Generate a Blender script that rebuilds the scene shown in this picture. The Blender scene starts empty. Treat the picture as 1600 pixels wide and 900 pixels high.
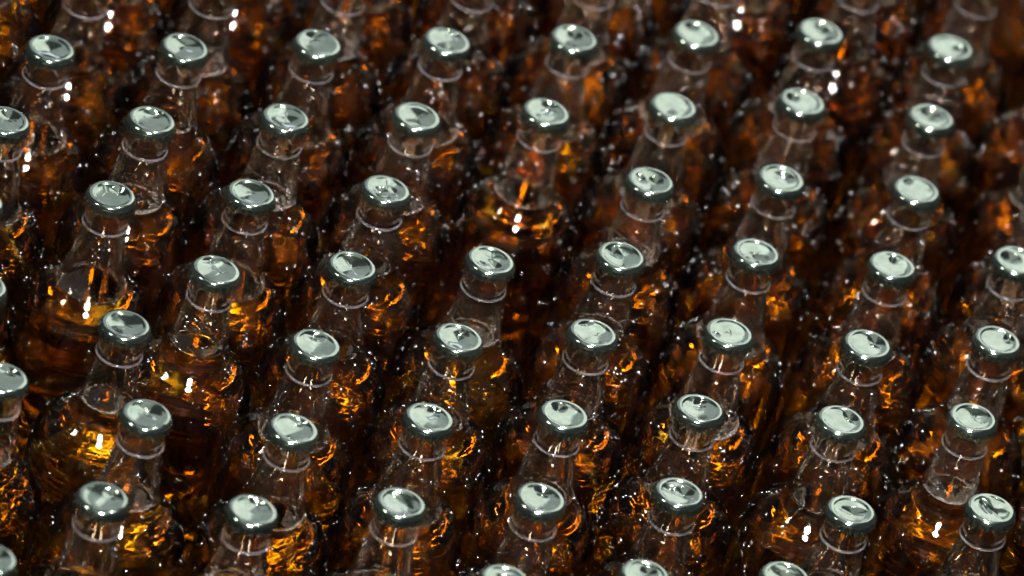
import bpy, bmesh, math, random
from mathutils import Vector, Matrix
random.seed(7)
SC = bpy.context.scene
COL = SC.collection
R = math.radians
H = 0.240                     # height of a capped bottle, metres
UNIT = 0.083

# ------------------------------------------------------------------ camera
FPX, PITCH, ROLL = 12212.0, R(36.0), R(15.74)
Fv = Vector((0, math.cos(PITCH), -math.sin(PITCH)))
R0 = Vector((1, 0, 0)); U0 = R0.cross(Fv)
Rv = math.cos(ROLL) * R0 + math.sin(ROLL) * U0
Uv = -math.sin(ROLL) * R0 + math.cos(ROLL) * U0
DIST = 53.8 * UNIT
CAMPOS = Vector((0, 0, H)) - Fv * DIST
cd = bpy.data.cameras.new('camera'); cam = bpy.data.objects.new('camera', cd); COL.objects.link(cam)
cam.matrix_world = Matrix(((Rv.x, Uv.x, -Fv.x, CAMPOS.x), (Rv.y, Uv.y, -Fv.y, CAMPOS.y),
                           (Rv.z, Uv.z, -Fv.z, CAMPOS.z), (0, 0, 0, 1)))
cd.sensor_width = 36.0; cd.lens = FPX / 1600 * 36.0
cd.clip_start = 0.1; cd.clip_end = 200
cd.dof.use_dof = True; cd.dof.focus_distance = DIST - 0.035; cd.dof.aperture_fstop = 6.3
SC.camera = cam

def on_caps(px, py):
    """pixel of the 1600x900 photograph -> point on the plane of the cap tops"""
    d = Fv * FPX + Rv * (px - 800) - Uv * (py - 450)
    t = (H - CAMPOS.z) / d.z
    return CAMPOS + d * t

# ------------------------------------------------------------------ world and lamps
w = bpy.data.worlds.new('World'); SC.world = w; w.use_nodes = True
bg = w.node_tree.nodes['Background']; bg.inputs[0].default_value = (0.75, 0.85, 1.0, 1); bg.inputs[1].default_value = 0.02

def area(name, az, elev, dist, sx, sy, radiance, col, shape='RECTANGLE'):
    """area lamp seen from the bottles at azimuth az (0 = away from camera, + right) and elevation elev"""
    l = bpy.data.lights.new(name, 'AREA'); l.shape = shape; l.size = sx
    if shape in ('RECTANGLE', 'ELLIPSE'): l.size_y = sy
    A = sx * sy * (math.pi / 4 if shape in ('DISK', 'ELLIPSE') else 1)
    l.energy = radiance * math.pi * A; l.color = col
    o = bpy.data.objects.new(name, l); COL.objects.link(o)
    d = Vector((math.sin(R(az)) * math.cos(R(elev)), math.cos(R(az)) * math.cos(R(elev)), math.sin(R(elev))))
    o.location = Vector((0, 0, H)) + d * dist
    o.rotation_euler = d.to_track_quat('Z', 'Y').to_euler()
    return o
area('roof_light', 8, 84, 3.0, 2.0, 2.4, 0.30, (1.0, 1.0, 0.93))
area('far_windows_left', -18, 31, 5.0, 2.6, 2.7, 0.36, (0.93, 0.97, 1.0))
area('far_windows_right', 15, 33, 5.0, 2.4, 2.7, 1.05, (1.0, 1.0, 0.95))
area('neck_edge_fill', 4, 12, 5.0, 3.6, 0.45, 1.3, (0.86, 0.88, 1.0))  # added low strip from behind, draws bright edges along the necks
area('skirt_fill', 180, 12, 9.0, 6.0, 3.0, 0.2, (0.9, 1.0, 0.97))  # added dim panel on the camera side, lifts the cap skirts
area('skylight', 174, 63, 4.5, 0.75, 1.15, 84.0, (0.96, 0.96, 1.0), 'ELLIPSE')
area('side_light', -105, 52, 4.5, 0.5, 0.9, 24.0, (1.0, 0.97, 0.9), 'ELLIPSE')  # added lamp from the left for extra glints in the drink
area('hall_lamp', 14, 66, 4.0, 0.16, 0.16, 320.0, (1.0, 0.97, 0.92), 'DISK')

SC.view_settings.view_transform = 'Standard'; SC.view_settings.look = 'None'
SC.view_settings.exposure = 0.70; SC.view_settings.gamma = 1.0
cy = SC.cycles
cy.max_bounces = 26; cy.transmission_bounces = 24; cy.glossy_bounces = 10; cy.diffuse_bounces = 3
cy.transparent_max_bounces = 8; cy.volume_bounces = 0
cy.caustics_refractive = True; cy.caustics_reflective = True; cy.blur_glossy = 0.2
cy.sample_clamp_indirect = 20; cy.sample_clamp_direct = 0
cy.use_denoising = True; cy.denoising_input_passes = 'RGB'
try: cy.denoiser = 'OPENIMAGEDENOISE'
except Exception: pass

# ------------------------------------------------------------------ materials
def mat(name):
    m = bpy.data.materials.new(name); m.use_nodes = True
    nt = m.node_tree; nt.nodes.clear()
    return m, nt, nt.nodes.new('ShaderNodeOutputMaterial')
def node(nt, t, **kw):
    n = nt.nodes.new(t)
    for k, v in kw.items(): setattr(n, k, v)
    return n
def coords(nt, scale=(1, 1, 1)):
    """object coordinates, shifted by a random amount for each object"""
    tc = node(nt, 'ShaderNodeTexCoord'); oi = node(nt, 'ShaderNodeObjectInfo')
    mp = node(nt, 'ShaderNodeMapping'); mp.inputs['Scale'].default_value = scale
    ml = node(nt, 'ShaderNodeMath', operation='MULTIPLY'); ml.inputs[1].default_value = 37.0
    nt.links.new(oi.outputs['Random'], ml.inputs[0])
    nt.links.new(tc.outputs['Object'], mp.inputs['Vector']); nt.links.new(ml.outputs[0], mp.inputs['Location'])
    return mp.outputs[0]
def noise(nt, vec, scale, detail=2, rough=.5):
    n = node(nt, 'ShaderNodeTexNoise'); n.inputs['Scale'].default_value = scale
    n.inputs['Detail'].default_value = detail; n.inputs['Roughness'].default_value = rough
    nt.links.new(vec, n.inputs['Vector']); return n.outputs[0]
def bump(nt, h, strength, dist, prev=None):
    b = node(nt, 'ShaderNodeBump'); b.inputs['Strength'].default_value = strength; b.inputs['Distance'].default_value = dist
    nt.links.new(h, b.inputs['Height'])
    if prev is not None: nt.links.new(prev, b.inputs['Normal'])
    return b.outputs[0]

def glass_mat():
    m, nt, out = mat('clear_bottle_glass')
    g = node(nt, 'ShaderNodeBsdfGlass'); g.inputs['Color'].default_value = (0.978, 0.932, 0.872, 1)
    g.inputs['Roughness'].default_value = 0.0; g.inputs['IOR'].default_value = 1.5
    b1 = bump(nt, noise(nt, coords(nt, (1, 1, .8)), 60, 2), 0.1, 0.0008)
    b2 = bump(nt, noise(nt, coords(nt, (1, 1, .25)), 330, 2), 0.12, 0.0002, b1)
    nt.links.new(b2, g.inputs['Normal'])
    # mist of condensation and handling wear, heaviest on the neck
    tc = node(nt, 'ShaderNodeTexCoord'); sp = node(nt, 'ShaderNodeSeparateXYZ'); nt.links.new(tc.outputs['Object'], sp.inputs[0])
    mz = node(nt, 'ShaderNodeMapRange'); mz.inputs['From Min'].default_value = H - .065; mz.inputs['From Max'].default_value = H - .045
    mz.inputs['To Min'].default_value = .004; mz.inputs['To Max'].default_value = .010; nt.links.new(sp.outputs[2], mz.inputs[0])
    mn = node(nt, 'ShaderNodeMapRange'); mn.inputs['From Min'].default_value = .48; mn.inputs['From Max'].default_value = .7
    nt.links.new(noise(nt, coords(nt, (1, 1, .3)), 120, 4, .6), mn.inputs[0])
    mm = node(nt, 'ShaderNodeMath', operation='MULTIPLY'); nt.links.new(mz.outputs[0], mm.inputs[0]); nt.links.new(mn.outputs[0], mm.inputs[1])
    df = node(nt, 'ShaderNodeBsdfDiffuse'); df.inputs[0].default_value = (.80, .70, .72, 1)
    mx = node(nt, 'ShaderNodeMixShader'); nt.links.new(mm.outputs[0], mx.inputs[0])
    nt.links.new(g.outputs[0], mx.inputs[1]); nt.links.new(df.outputs[0], mx.inputs[2]); nt.links.new(mx.outputs[0], out.inputs[0])
    return m
def liquid_mat():
    m, nt, out = mat('amber_drink')
    g = node(nt, 'ShaderNodeBsdfGlass'); g.inputs['Roughness'].default_value = 0.0
    g.inputs['Color'].default_value = (1, 1, 1, 1)
    at = node(nt, 'ShaderNodeAttribute', attribute_name='ior'); nt.links.new(at.outputs['Fac'], g.inputs['IOR'])
    b1 = bump(nt, noise(nt, coords(nt, (1, 1, 1.6)), 45, 2), 0.08, 0.0015)
    nt.links.new(b1, g.inputs['Normal'])
    v = node(nt, 'ShaderNodeVolumeAbsorption'); v.inputs['Color'].default_value = (0.888, 0.785, 0.12, 1); v.inputs['Density'].default_value = 33.0
    nt.links.new(g.outputs[0], out.inputs['Surface']); nt.links.new(v.outputs[0], out.inputs['Volume'])
    return m
def cap_mat():
    m, nt, out = mat('green_lacquered_steel')
    p = node(nt, 'ShaderNodeBsdfPrincipled'); p.inputs['Metallic'].default_value = .97
    vec = coords(nt)
    cr = node(nt, 'ShaderNodeValToRGB'); e = cr.color_ramp.elements
    e[0].position = .3; e[0].color = (0.22, 0.295, 0.235, 1); e[1].position = .7; e[1].color = (0.34, 0.415, 0.345, 1)
    nt.links.new(noise(nt, vec, 180, 4), cr.inputs[0]); nt.links.new(cr.outputs[0], p.inputs['Base Color'])
    mr = node(nt, 'ShaderNodeMapRange'); mr.inputs['To Min'].default_value = .08; mr.inputs['To Max'].default_value = .16
    p.inputs['Coat Weight'].default_value = 1.0; p.inputs['Coat Roughness'].default_value = .03; p.inputs['Coat IOR'].default_value = 1.5
    nt.links.new(noise(nt, vec, 500, 3), mr.inputs[0]); nt.links.new(mr.outputs[0], p.inputs['Roughness'])
    b1 = bump(nt, noise(nt, vec, 140, 1), .08, .0008)
    nt.links.new(bump(nt, noise(nt, vec, 700, 3), .14, .0002, b1), p.inputs['Normal'])
    nt.links.new(p.outputs[0], out.inputs[0]); return m
def ring_mat():
    m, nt, out = mat('scuffed_glass')
    g = node(nt, 'ShaderNodeBsdfGlass'); g.inputs['Roughness'].default_value = .12; g.inputs['IOR'].default_value = 1.5
    d = node(nt, 'ShaderNodeBsdfTranslucent'); d.inputs[0].default_value = (.75, .75, .85, 1)
    d2 = node(nt, 'ShaderNodeBsdfDiffuse'); d2.inputs[0].default_value = (.72, .72, .82, 1)
    mx0 = node(nt, 'ShaderNodeMixShader'); mx0.inputs[0].default_value = .6
    nt.links.new(d.outputs[0], mx0.inputs[1]); nt.links.new(d2.outputs[0], mx0.inputs[2])
    mr = node(nt, 'ShaderNodeMapRange'); mr.inputs['From Min'].default_value = .35; mr.inputs['From Max'].default_value = .7
    mr.inputs['To Min'].default_value = .02; mr.inputs['To Max'].default_value = .28
    nt.links.new(noise(nt, coords(nt), 90, 4, .6), mr.inputs[0])
    mx = node(nt, 'ShaderNodeMixShader'); nt.links.new(mr.outputs[0], mx.inputs[0])
    nt.links.new(g.outputs[0], mx.inputs[1]); nt.links.new(mx0.outputs[0], mx.inputs[2]); nt.links.new(mx.outputs[0], out.inputs[0])
    return m
def foam_mat():
    m, nt, out = mat('foam_bubbles')
    g = node(nt, 'ShaderNodeBsdfGlass'); g.inputs['Roughness'].default_value = .05; g.inputs['IOR'].default_value = 1.25
    d = node(nt, 'ShaderNodeBsdfDiffuse'); d.inputs[0].default_value = (.85, .82, .86, 1)
    mx = node(nt, 'ShaderNodeMixShader'); mx.inputs[0].default_value = .6
    nt.links.new(g.outputs[0], mx.inputs[1]); nt.links.new(d.outputs[0], mx.inputs[2]); nt.links.new(mx.outputs[0], out.inputs[0])
    return m
def drop_mat():
    m, nt, out = mat('water_drops')
    g = node(nt, 'ShaderNodeBsdfGlass'); g.inputs['Roughness'].default_value = .08; g.inputs['IOR'].default_value = 1.33
    gl = node(nt, 'ShaderNodeBsdfGlossy'); gl.inputs['Roughness'].default_value = .14; gl.inputs['Color'].default_value = (.95, .95, 1, 1)
    mx = node(nt, 'ShaderNodeMixShader'); mx.inputs[0].default_value = .8
    nt.links.new(g.outputs[0], mx.inputs[1]); nt.links.new(gl.outputs[0], mx.inputs[2])
    nt.links.new(mx.outputs[0], out.inputs[0]); return m
def belt_mat():
    m, nt, out = mat('steel_conveyor')
    p = node(nt, 'ShaderNodeBsdfPrincipled'); p.inputs['Metallic'].default_value = .97
    vec = coords(nt)
    cr = node(nt, 'ShaderNodeValToRGB'); e = cr.color_ramp.elements
    e[0].color = (.03, .029, .027, 1); e[1].color = (.24, .23, .22, 1)
    nt.links.new(noise(nt, vec, 25, 5, .65), cr.inputs[0]); nt.links.new(cr.outputs[0], p.inputs['Base Color'])
    p.inputs['Roughness'].default_value = .16
    nt.links.new(p.outputs[0], out.inputs[0]); return m
GLASS, DRINK, CAP, RING, FOAM, DROP, BELT = glass_mat(), liquid_mat(), cap_mat(), ring_mat(), foam_mat(), drop_mat(), belt_mat()

# ------------------------------------------------------------------ mesh helpers
def mesh(name, verts, faces, m, smooth=True):
    me = bpy.data.meshes.new(name); me.from_pydata(verts, [], faces); me.materials.append(m)
    if smooth: me.polygons.foreach_set('use_smooth', [True] * len(me.polygons))
    me.update(); return me
def lathe(prof, seg):
    """prof: (r, z) going so that outside lies to the left; r == 0 at an end closes it"""
    V, F, rings = [], [], []
    for r, z in prof:
        if r < 1e-7: rings.append([len(V)]); V.append((0, 0, z))
        else:
            rings.append(list(range(len(V), len(V) + seg)))
            V += [(r * math.cos(2 * math.pi * k / seg), r * math.sin(2 * math.pi * k / seg), z) for k in range(seg)]
    for a, b in zip(rings, rings[1:]):
        for k in range(seg):
            k2 = (k + 1) % seg
            if len(a) == 1: F.append((a[0], b[k], b[k2]))
            elif len(b) == 1: F.append((a[k], b[0], a[k2]))
            else: F.append((a[k], b[k], b[k2], a[k2]))
    return V, F

# outer outline of the bottle: (depth below the cap top, radius), millimetres
OUT = [(1, 12.4), (8, 12.7), (20, 12.9), (26, 13.2), (34, 14.4), (45, 16.2), (54, 17.5), (58.5, 18.5), (62, 20.3), (65, 23.5),
       (68, 27.4), (72, 31.4), (76, 34.2), (81, 36.4), (87, 38.0), (94, 38.7), (102, 38.85), (225, 38.85), (232, 38.4), (237, 37.6), (239.5, 34.5)]
def smoothpts(tab, d):
    # monotone-ish cubic (Catmull-Rom) interpolation
    n = len(tab)
    for i in range(n - 1):
        if tab[i][0] <= d <= tab[i + 1][0]: break
    x0, y0 = tab[i]; x1, y1 = tab[i + 1]; t = (d - x0) / (x1 - x0)
    def slope(k):
        if k <= 0 or k >= n - 1: return 0
        a = (tab[k][1] - tab[k - 1][1]) / (tab[k][0] - tab[k - 1][0]); b = (tab[k + 1][1] - tab[k][1]) / (tab[k + 1][0] - tab[k][0])
        return 0 if a * b < 0 else 2 * a * b / (a + b) if a + b else 0
    m0, m1 = slope(i) * (x1 - x0), slope(i + 1) * (x1 - x0)
    return (2*t**3 - 3*t*t + 1) * y0 + (t**3 - 2*t*t + t) * m0 + (-2*t**3 + 3*t*t) * y1 + (t**3 - t*t) * m1
def win(d, a, b, s):
    return max(0, min(1, (d - a) / s)) * max(0, min(1, (b - d) / s))
def r_out(d): return smoothpts(OUT, d) + .015 * math.sin(d * 1.5) * win(d, 60, 108, 8)
def r_in(d):
    th = 3.3 + .5 * win(d, 58, 95, 12) + 1.3 * (lambda t: t * t * (3 - 2 * t))(max(0, min(1, (48 - d) / 30)))
    return smoothpts(OUT, d) - th + .08 * math.sin(d * 1.5 + .8) * win(d, 54, 105, 8) + .012 * math.sin(d * 2.3) * win(d, 62, 130, 10)
BOT = 234.0
def drange(a, b, s):
    n = max(1, int(round((b - a) / s))); return [a + (b - a) * k / n for k in range(n + 1)]
def P(r, d): return (r * .001, H - d * .001)
SEG = 72
def glass_mesh(level):
    prof = [P(r_in(d), d) for d in drange(level, 60, .8)[:-1]] if level < 60 else []
    down = drange(3, level, .8)
    inner = [P(r_in(d), d) for d in reversed(down)]
    outer = [P(9.6, 1.4), P(10.6, .9), P(11.8, .9)] + [P(r_out(d), d) for d in drange(1.6, 57.6, .8)] + [P(r_out(d), d) for d in drange(58, 76, .45)] + [P(r_out(d), d) for d in drange(77, 112, 1)] + [P(r_out(d), d) for d in drange(114, 239.4, 6)]
    base = [P(33, 239.8), P(29, 239), P(20, 237.5), P(0, 237)]
    V, F = lathe(inner + outer + base, SEG)
    return mesh('glass', V, F, GLASS)
def liquid_mesh(level):
    ri = r_in(level)
    top = [P(0, level + .9)] + [P(ri * k, level + .9 - .9 * max(0, (k - .8) / .2) ** 2) for k in (.15, .3, .45, .6, .7, .8, .86, .91, .95, .98, 1.0)]
    walls = [P(r_in(d), d) for d in drange(level, 78, .5)[1:]] + [P(r_in(d), d) for d in drange(79, 150, 1)] + [P(r_in(d), d) for d in drange(154, 222, 6)]
    rb = r_in(222)
    bot = [P(rb - .8, 227), P(rb - 3.5, 230.5), P(rb - 9, 232), P(18, 231.4), P(0, 231)]
    V, F = lathe(top + walls + bot, SEG)
    me = mesh('drink', V, F, DRINK)
    nt_ = SEG * (len(top) - 1)
    at = me.attributes.new('ior', 'FLOAT', 'FACE')
    at.data.foreach_set('value', [1.34 if i < nt_ else 0.893 for i in range(len(me.polygons))])
    return me
def ring_mesh():
    prof = []
    for k in range(13):
        a = math.pi * (1 - k / 12) - math.pi / 2
        prof.append(P(12.95 + .65 * math.cos(a), 20.4 - .75 * math.sin(a)))
    prof.append(P(12.7, 21.3)); prof.insert(0, P(12.7, 19.5)); prof.append(prof[0])
    V, F = lathe(prof, SEG)
    return mesh('neck_ring', V, F, RING)
ICO = None
def ico():
    global ICO
    if ICO is None:
        bm = bmesh.new(); bmesh.ops.create_icosphere(bm, subdivisions=1, radius=1)
        ICO = ([v.co.copy() for v in bm.verts], [[v.index for v in f.verts] for f in bm.faces]); bm.free()
    return ICO
def foam_mesh(level, seed, n, high):
    rnd = random.Random(seed); V, F = [], []
    iv, if_ = ico(); a0 = 0
    for i in range(n):
        s = .00025 + .0006 * rnd.random() ** 2.5
        if rnd.random() < .7: d = level - abs(rnd.gauss(0, .5))
        else: d = level - rnd.random() ** 2 * high
        ri = r_in(max(d, 4)) * .001 - s * .7
        a = a0 + rnd.gauss(0, .9) if rnd.random() < .75 else rnd.uniform(0, 6.28)
        c = Vector((ri * math.cos(a), ri * math.sin(a), H - d * .001)); b = len(V)
        V += [tuple(c + v * s) for v in iv]; F += [[b + k for k in f] for f in if_]
    return mesh('foam', V, F, FOAM)
def drops_mesh(seed, n):
    rnd = random.Random(seed); V, F = [], []
    spots = []
    while len(spots) < n:
        d = rnd.choice((rnd.uniform(28, 60), rnd.gauss(72, 12), rnd.gauss(80, 12), rnd.uniform(60, 140)))
        if not 10 < d < 200: continue
        a = rnd.uniform(0, 6.28); s = .00028 + .0010 * rnd.random() ** 2.6
        spots.append((d, a, s))
        if rnd.random() < .22:                       # a cluster or a run of drops
            k = rnd.randint(2, 6)
            for j in range(k):
                spots.append((d + rnd.gauss(0, 1.6) + (j * 1.1), a + rnd.gauss(0, 2.0) / r_out(d), s * rnd.uniform(.4, 1)))
    for d, a, s in spots:
        if d > 200 or d < 10: continue
        r = r_out(d) * .001; sl = (r_out(d + .5) - r_out(d - .5))
        nrm = Vector((math.cos(a), math.sin(a), sl)).normalized()
        c = Vector((r * math.cos(a), r * math.sin(a), H - d * .001)) - nrm * s * .12
        t1 = Vector((-math.sin(a), math.cos(a), 0)); t2 = nrm.cross(t1); b = len(V)
        el = rnd.uniform(.9, 1.5)
        V.append(tuple(c + nrm * s * .75))
        for hh, rr in ((.66, .5), (.4, .85), (0, 1.0), (-.3, .9)):
            for k in range(9):
                th = k * 2 * math.pi / 9
                V.append(tuple(c + nrm * s * hh + (t1 * math.cos(th) + t2 * math.sin(th) * el) * s * rr))
        for k in range(9):
            k2 = (k + 1) % 9
            F.append((b, b + 1 + k, b + 1 + k2))
            for q in range(3): F.append((b + 1 + q * 9 + k, b + 10 + q * 9 + k, b + 10 + q * 9 + k2, b + 1 + q * 9 + k2))
        F.append([b + 28 + k for k in reversed(range(9))])
    return mesh('drops', V, F, DROP)

# the crown cap: dished, dented top, rounded rim, fluted skirt with 21 teeth
def cap_mesh(spec, seed, orient):
    rnd = random.Random(seed)
    dish = rnd.uniform(.3, .75); step = rnd.uniform(.08, .36); feats = []
    for f in spec: feats.append(f)
    tiltx, tilty = rnd.uniform(-.03, .03), rnd.uniform(-.03, .03)
    wob = [(rnd.uniform(0, 6.28), rnd.randint(2, 4), rnd.uniform(.03, .09)) for _ in range(3)]
    stars = []
    for f in feats:
        if f[0] == 'star':
            for _ in range(f[4]): stars.append((f[1], f[2], rnd.uniform(0, 6.28), rnd.uniform(2.2, f[3] * 1.25), rnd.uniform(.5, 1) * .10 * rnd.choice((1, 1, -1)), rnd.uniform(.22, .4)))
    def top(x, y):
        r = math.hypot(x, y); th = math.atan2(y, x)
        sm = max(0, min(1, (r - 8.7) / 1.5)); sm = sm * sm * (3 - 2 * sm)
        h = -dish * (1 - (r / 9.7) ** 2) - step * (1 - sm) - .25 * max(0, (r - 10.2) / 1.0) ** 2 + tiltx * x + tilty * y
        e = max(0, 1 - (r / 9.9) ** 6)
        for p, n, a in wob: h += a * math.cos(n * th + p) * (r / 9.7) ** 2 * e * 2
        for f in feats:
            if f[0] == 'pit':                        # x, y, depth, long radius, short radius, axis angle, edge sharpness
                _, px, py, dep, ra, rb, an, sh = f
                u = (x - px) * math.cos(an) + (y - py) * math.sin(an); v = -(x - px) * math.sin(an) + (y - py) * math.cos(an)
                q = math.sqrt((u / ra) ** 2 + (v / rb) ** 2)
                h -= dep * 1.75 * e * (math.sqrt(max(0, 1.25 - q) ** 2 + .006) - .077) if q < 1.6 else 0
            elif f[0] == 'fold':                     # a crease across the top: angle, offset, depth
                _, an, of, dep = f
                v = -x * math.sin(an) + y * math.cos(an) - of
                h -= dep * math.exp(-abs(v) / 2.2) * e * math.exp(-(r / 9) ** 6)
        for sx, sy, a, L, dp, wd in stars:
            u = (x - sx) * math.cos(a) + (y - sy) * math.sin(a); v = -(x - sx) * math.sin(a) + (y - sy) * math.cos(a)
            if u > 0: h -= dp * math.exp(-(v / wd) ** 2) * math.exp(-(u / L) ** 4) * min(1, u / .6)
        return h
    NA, NR = 84, 30
    V = [(0, 0, top(0, 0))]; F = []; rings = []
    def ring(fn):
        rings.append(len(V))
        for k in range(NA): V.append(fn(2 * math.pi * k / NA))
    for i in range(1, NR + 1):
        r = 10.8 * i / NR
        ring(lambda t, r=r: (r * math.cos(t), r * math.sin(t), top(r * math.cos(t), r * math.sin(t))))
    for i in range(1, 9):
        a = i / 8 * R(80)
        def fn(t, a=a):
            rr = 10.8 + 2.75 * math.sin(a); z0 = top(10.8 * math.cos(t), 10.8 * math.sin(t))
            return (rr * math.cos(t), rr * math.sin(t), z0 * (1 - i / 8) - 2.9 * (1 - math.cos(a)))
        ring(fn)
    for i in range(1, 8):
        q = i / 7
        def fn(t, q=q):
            rr = 13.5 + .15 * q + .1 * q * q + .95 * q ** .7 * math.cos(21 * t + orient)
            return (rr * math.cos(t), rr * math.sin(t), -2.45 - 3.1 * q - (.18 * math.cos(21 * t + orient) if i == 7 else 0))
        ring(fn)
    ring(lambda t: (13.0 * math.cos(t), 13.0 * math.sin(t), -5.3))
    ring(lambda t: (12.75 * math.cos(t), 12.75 * math.sin(t), -3.0))
    for k in range(NA): F.append((0, rings[0] + k, rings[0] + (k + 1) % NA))
    for a, b in zip(rings, rings[1:]):
        for k in range(NA):
            k2 = (k + 1) % NA; F.append((a + k, b + k, b + k2, a + k2))
    V = [(x * .00109, y * .00109, z * .00109 + H) for x, y, z in V]
    return mesh('crown_cap', V, F, CAP)

# ------------------------------------------------------------------ setting
def conveyor():
    bm = bmesh.new()
    x0, x1, y0, y1, n = -1.6, 1.6, -1.2, 1.8, 60
    me = bpy.data.meshes.new('conveyor')
    V, F = [], []
    wdt = (y1 - y0) / n
    for i in range(n):                               # belt links with a narrow gap between them
        a = y0 + i * wdt; b = a + wdt * .93; k = len(V)
        V += [(x0, a, -.02), (x0, a + .002, 0), (x0, b - .002, 0), (x0, b, -.02), (x1, a, -.02), (x1, a + .002, 0), (x1, b - .002, 0), (x1, b, -.02)]
        F += [(k, k+4, k+5, k+1), (k+1, k+5, k+6, k+2), (k+2, k+6, k+7, k+3), (k, k+1, k+2, k+3), (k+4, k+7, k+6, k+5)]
    k = len(V); V += [(x0, y0, -.02), (x1, y0, -.02), (x1, y1, -.02), (x0, y1, -.02)]; F.append((k, k+1, k+2, k+3))
    me.from_pydata(V, [], F); me.materials.append(BELT); bm.free()
    o = bpy.data.objects.new('conveyor', me); COL.objects.link(o); o['kind'] = 'structure'
conveyor()

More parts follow.
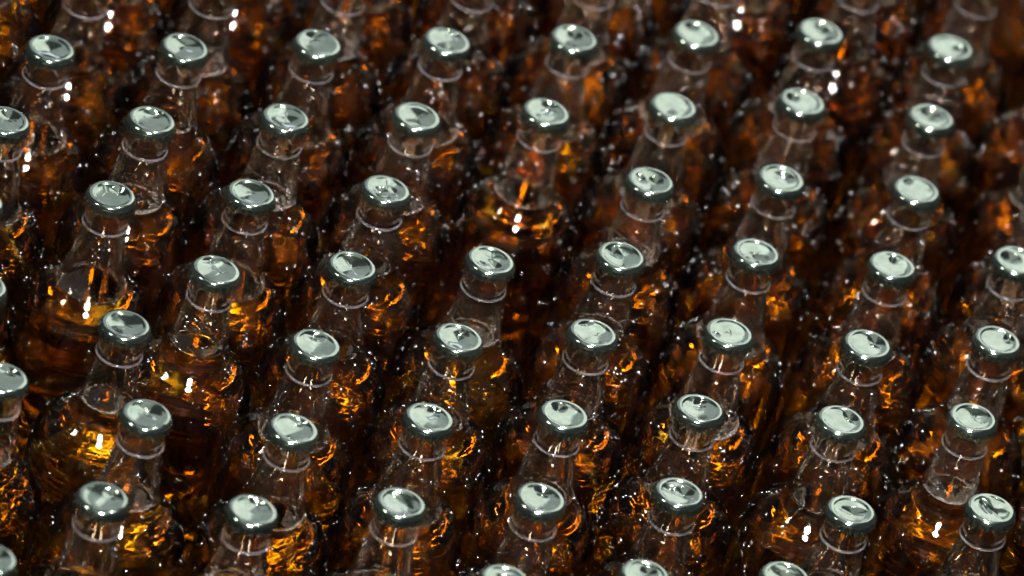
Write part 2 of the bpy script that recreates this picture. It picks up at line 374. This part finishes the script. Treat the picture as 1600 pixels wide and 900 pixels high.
# ------------------------------------------------------------------ the bottles
# cap centre in the photograph, shape of the dented cap, words for it
def pit(dx, dy, dep=.9, ra=5.0, rb=4.0, an=0, sh=3.5): return ('pit', dx, dy, dep, ra, rb, an, sh)
def star(dx, dy, L=5, n=7): return ('star', dx, dy, L, n)
ROWS = [
 ('topmost row of caps', [
  (80, 78, [pit(0, 2, .5, 8, 7, 0, 4)], 'evenly dished dark cap'),
  (289, 76, [pit(2, -4, .5, 7, 5, 0, 3)], 'smooth shallowly dished cap'),
  (497, 70, [pit(-6, -10, .9, 6, 4, 20)], 'cap dimpled at its far left'),
  (699, 66, [pit(10, -12, .9, 6, 4, -20)], 'cap dimpled towards its far right'),
  (898, 62, [pit(0, -4, 1.2, 4, 4), pit(-14, -14, .5, 4, 2, 60)], 'cap deeply dimpled in the middle'),
  (1089, 55, [pit(-8, -10, .9, 4, 3)], 'cap with small dimple far left'),
  (1283, 52, [pit(2, -4, 1.0, 5, 3.2, -10)], 'oval dimple across its cap'),
  (1486, 77, [pit(14, 4, 1.0, 6, 4, 10)], 'cap dimpled broadly on its right')]),
 ('second row of caps', [
  (9, 190, [pit(6, -6, 1.0, 5, 4), star(-4, 0, 4, 5)], 'crumpled cap cut by the left edge'),
  (237, 190, [pit(12, -10, .9, 9, 3.6, -12)], 'long dimple along its cap far side'),
  (447, 186, [star(0, -2, 5, 8), pit(8, 6, .35, 7, 5)], 'star of fine creases in its cap'),
  (652, 184, [star(4, -2, 5, 8), pit(0, 0, .4, 8, 6)], 'flat cap with a small star of creases'),
  (854, 177, [pit(4, -8, 1.0, 8, 4.5, -8)], 'wide dimple on its cap far half'),
  (1053, 168, [pit(22, -9, 1.0, 5, 3.6, -30)], 'comma-shaped dimple right on its cap'),
  (1254, 161, [pit(-14, -6, 1.1, 3.6, 3.2)], 'small deep dimple left on its cap'),
  (1456, 186, [pit(-2, -4, 1.1, 6.5, 5)], 'round basin-like dent in its cap')]),
 ('third row of caps', [
  (-33, 318, [], 'cap almost wholly cut by the left edge'),
  (175, 307, [pit(12, -6, 1.0, 4.5, 3), star(-8, -4, 5, 6)], 'deep oval dimple and creases in its cap'),
  (393, 304, [star(2, -4, 5.5, 9), pit(0, 0, .3, 8, 7)], 'many-pointed creases across its cap'),
  (604, 298, [star(0, -4, 6, 9), pit(-8, 2, .7, 4, 3), pit(12, 4, .5, 4, 2.5, 40)], 'crumpled cap of bright torn-looking creases'),
  (1017, 285, [pit(8, 0, 1.0, 4, 3.4), pit(-14, -4, .6, 4, 2.4, 40)], 'two-lobed dent in cap, beside empty gap'),
  (1221, 281, [star(-4, -4, 5, 7), pit(4, -2, .5, 6, 4)], 'shallow dent, few creases in cap'),
  (1433, 299, [pit(-14, -14, 1.0, 3.8, 2.8, 30)], 'small nick far left on pale cap')]),
 ('fourth row of caps', [
  (-28, 447, [pit(0, 0, .6, 6, 4)], 'cap barely showing at the left edge'),
  (338, 424, [pit(-10, -17, 1.0, 6, 3.8, 10), star(6, 4, 5, 5)], 'dark oval dimple far left on cap'),
  (551, 418, [star(0, 2, 6, 8), pit(0, 0, .35, 8, 7, 0, 6)], 'cleanly dished cap and central star creases'),
  (767, 409, [star(0, -4, 5, 9), pit(8, 8, .7, 6, 3, -10), pit(-14, 4, .4, 3, 2)], 'crumpled pale cap before the empty gap'),
  (971, 402, [pit(-12, -8, .8, 6, 3, 15), star(-6, -6, 5, 4)], 'long crease over its bright cap'),
  (1182, 397, [star(0, 0, 5, 7), pit(-4, 6, .5, 5, 4)], 'lightly creased cap with a pale middle'),
  (1395, 417, [pit(0, -8, .9, 2.6, 1.8, 30), star(4, -2, 4, 7)], 'little pinch in middle of cap'),
  (1590, 409, [pit(-10, -4, 1.0, 5.5, 4)], 'dimpled cap cut by the right edge')]),
 ('fifth row of caps', [
  (197, 510, [star(2, 0, 4, 6), pit(0, 0, .3, 9, 8, 0, 5)], 'smooth greenish cap, standing loose at left'),
  (494, 540, [pit(-4, -16, 1.1, 6, 4.6, 15)], 'deep dark dimple far left on cap'),
  (717, 530, [star(0, -6, 6, 8), pit(0, 2, .7, 7.5, 5, -5, 7)], 'scallop-edged dent in its cap'),
  (927, 523, [pit(-14, -16, 1.0, 5, 2.6, 10), star(6, 2, 3, 3)], 'half-moon nick far left on cap'),
  (1140, 522, [star(2, 0, 4, 7), pit(-24, 2, .7, 3.5, 2.4, 60)], 'bright flat cap of tiny creases'),
  (1356, 540, [pit(12, -4, 1.0, 5, 4.2, 40, 6), star(8, -2, 5, 5)], 'dark jagged wedge dented into its cap'),
  (1559, 534, [pit(18, -4, .9, 5, 3, -5, 6), star(16, -4, 3, 4)], 'dark oval dent right on cap')]),
 ('sixth row of caps', [
  (5, 592, [pit(10, -10, .9, 7, 4)], 'half-seen cap at the left edge'),
  (230, 650, [pit(4, -6, .9, 7.5, 4.4, -10)], 'wide soft dimple in blurred cap'),
  (459, 672, [pit(12, -10, .9, 6, 4, -25), ('fold', .9, -2, .25)], 'far-right dimple in blurred cap'),
  (671, 655, [pit(10, -12, 1.0, 8.5, 3.8, -5)], 'long dark dimple across cap far side'),
  (882, 650, [pit(-8, -10, 1.0, 3.6, 3.2)], 'small round dimple in pale cap'),
  (1094, 641, [pit(2, -12, 1.0, 7.5, 3.4, -8)], 'eye-shaped dimple in its cap'),
  (1315, 659, [pit(14, -4, 1.0, 5, 3.2, 15), star(8, -6, 3, 3)], 'lip-like dimple right on cap'),
  (1521, 655, [star(0, 0, 6, 8), pit(0, -4, .3, 8, 6)], 'white flat cap with radiating creases')]),
 ('seventh row of caps', [
  (162, 780, [('fold', 1.3, -2, .5), pit(16, -4, .7, 5, 4)], 'upright fold in its out-of-focus cap'),
  (395, 800, [pit(8, -12, .9, 8, 4.4, -5)], 'broad dark dimple in its out-of-focus cap'),
  (632, 792, [('fold', -.5, 2, .7), pit(10, 10, .5, 5, 3, -20)], 'slanting fold across its blurred cap'),
  (848, 783, [pit(4, -10, 1.0, 4.6, 4)], 'round dimple in its blurred cap'),
  (1062, 772, [pit(8, 0, 1.0, 5, 4, 50, 5), pit(-14, -6, .5, 4, 3)], 'twisted dent in cap, beside wide gap'),
  (1331, 800, [pit(2, 0, .9, 6.5, 3, -25)], 'slanting dimple in cap, past wide gap'),
  (1549, 797, [('fold', -.75, 0, .6), pit(-8, -2, .6, 5, 3, -45)], 'deep diagonal fold across its cap')]),
 ('row cut by bottom edge', [
  (-14, 875, [pit(8, -4, .6, 6, 4)], 'blurred cap in the lower left corner'),
  (785, 905, [pit(0, 0, .6, 6, 4)], 'only its cap rim showing'),
  (1006, 899, [pit(4, -4, .9, 4, 3.6)], 'dimpled cap half cut off'),
  (1228, 904, [pit(0, 0, .7, 6, 4)], 'far half of smooth cap showing')]),
]
ORD = ['first', 'second', 'third', 'fourth', 'fifth', 'sixth', 'seventh', 'eighth', 'ninth', 'tenth']
bott = []                                            # [x, y, spec, label, group, front?]
for ri, (rname, items) in enumerate(ROWS):
    for ci, (px, py, spec, words) in enumerate(items):
        p = on_caps(px, py - 3)
        feats = []
        for f in spec:
            if f[0] in ('pit', 'star'):
                q = on_caps(px + f[1], py - 3 + f[2]) - p; f = (f[0], q.x * 1000, q.y * 1000) + tuple(f[3:])
            feats.append(f)
        lab = 'bottle with %s, %s in %s' % (words, ORD[ci], rname)
        bott.append([p.x, p.y, feats, lab, 2])
top = {}
for (px, py, *_), (qx, qy, *_2) in zip(ROWS[0][1], ROWS[1][1]):
    top[px] = (on_caps(px, py), on_caps(qx, qy))
for ci, px in enumerate(sorted(top)):
    a, b = top[px]; s = (a - b) * 1.0
    z = a + s
    bott.append([z.x, z.y, [pit(0, 0, .6, 5, 4)], 'bottle with only its blurred neck in view, %s from left along top edge' % ORD[ci], 1])
ASIDE = 'clear bottle of amber drink standing past the right edge, unseen, added for shading'
FAR = 'clear bottle of amber drink glimpsed behind the rows along the top edge'
A0, A7 = top[80][0], top[1486][0]; S = A0 - top[80][1]; T = (A7 - A0) / 7
for k in (1, 2, 3, 4, 5, 6, 7):
    for c in range(-2, 11):
        if k == 1 and 0 <= c <= 7: continue
        if c < -1 and k < 3: continue
        if c > 8 + max(0, (6 - k) // 2): continue
        z = A0 + T * c + S * k + (S * .12 if c > 6 else S * 0)
        bott.append([z.x, z.y, [pit(0, 0, .6, 5, 4)], FAR, 0])
for c, k in ((9, 0),):
    z = A0 + T * c + S * (k + .1); bott.append([z.x, z.y, [], FAR, 0])
for (px, py), nm in (((1690, 72), 'topmost'), ((1662, 182), 'second'), ((1642, 300), 'third'), ((1797, 412), 'fourth'), ((1770, 531), 'fifth'),
                     ((1733, 655), 'sixth'), ((1768, 800), 'seventh'), ((1448, 926), 'bottom')):
    p = on_caps(px, py)
    bott.append([p.x, p.y, [pit(0, 0, .6, 5, 4)], 'clear bottle leaning into view at right edge, beside %s row of caps' % nm, 1])
for px, py in ((1900, 62), (1872, 180), (1850, 300), (2008, 412), (1984, 531), (1948, 655), (1983, 800), (1670, 926)):
    p = on_caps(px, py); bott.append([p.x, p.y, [], ASIDE, 0])  # unseen bottles added only to shade the right side
LEFT = 'clear bottle of amber drink standing past the left edge, unseen, added against stray light'
for px, py in ((-200, 192), (-240, 322), (-235, 450), (-205, 600), (-75, 735), (-230, 880)):
    p = on_caps(px, py); bott.append([p.x, p.y, [], LEFT, 0])  # unseen bottles added to keep light off the left edge
# bottles do not stand in each other
DMIN = .0779
for it in range(60):
    for i in range(len(bott)):
        for j in range(i):
            dx, dy = bott[i][0] - bott[j][0], bott[i][1] - bott[j][1]; d = math.hypot(dx, dy)
            if d < DMIN:
                k = (DMIN - d) / d * .5
                ki = kj = .5
                if bott[i][4] == 2 and bott[j][4] != 2: ki, kj = 0, 1      # caps seen in the photograph stay where they are
                elif bott[j][4] == 2 and bott[i][4] != 2: ki, kj = 1, 0
                bott[i][0] += dx * k * ki; bott[i][1] += dy * k * ki; bott[j][0] -= dx * k * kj; bott[j][1] -= dy * k * kj

FOAMY = set()
for i, b in enumerate(bott):                         # bottles with pale foam clinging in the neck
    for px, py in ((237, 190), (447, 186), (767, 409), (1140, 522), (1017, 285), (1521, 655), (341, -33), (553, -45), (632, 792), (395, 800)):
        q = on_caps(px, py)
        if math.hypot(b[0] - q.x, b[1] - q.y) < .02: FOAMY.add(i)
LEVELS = (53.0, 57.5, 61.0, 65.0)
G = {l: glass_mesh(l) for l in LEVELS}; L = {l: liquid_mesh(l) for l in LEVELS}
FM = {l: [foam_mesh(l, 100 + i + int(l), n, hi) for i, (n, hi) in enumerate(((60, 4), (160, 8), (900, 13)))] for l in LEVELS}
DM = [drops_mesh(40 + i, 210) for i in range(6)]
RM = ring_mesh()
def part(name, me, parent, rot):
    o = bpy.data.objects.new(name, me); COL.objects.link(o); o.parent = parent
    o.rotation_euler = (0, 0, rot); return o
for i, (x, y, feats, lab, front) in enumerate(bott):
    rnd = random.Random(1000 + i)
    root = bpy.data.objects.new('bottle', None); COL.objects.link(root)
    root.empty_display_size = .03
    root.location = (x, y, .0002)
    root['label'] = lab; root['category'] = 'bottle'; root['group'] = 'capped bottles crowded on the conveyor' if lab not in (FAR, ASIDE, LEFT) else 'bottles past the left edge' if lab == LEFT else 'bottles glimpsed beyond the top rows' if lab == FAR else 'bottles past the right edge'
    lv = rnd.choice(LEVELS)
    part('glass', G[lv], root, rnd.uniform(0, 6.28))
    part('drink', L[lv], root, rnd.uniform(0, 6.28))
    part('crown_cap', cap_mesh(feats, 500 + i, rnd.uniform(0, 6.28)), root, 0)
    part('neck_ring', RM, root, rnd.uniform(0, 6.28))
    thick = i in FOAMY
    f = part('foam', FM[lv][2] if thick else rnd.choice(FM[lv][:2]), root, R(-45) + rnd.uniform(-.5, .5) if thick else rnd.uniform(0, 6.28)); f['kind'] = 'stuff'
    d = part('water_drops', rnd.choice(DM), root, rnd.uniform(0, 6.28)); d['kind'] = 'stuff'
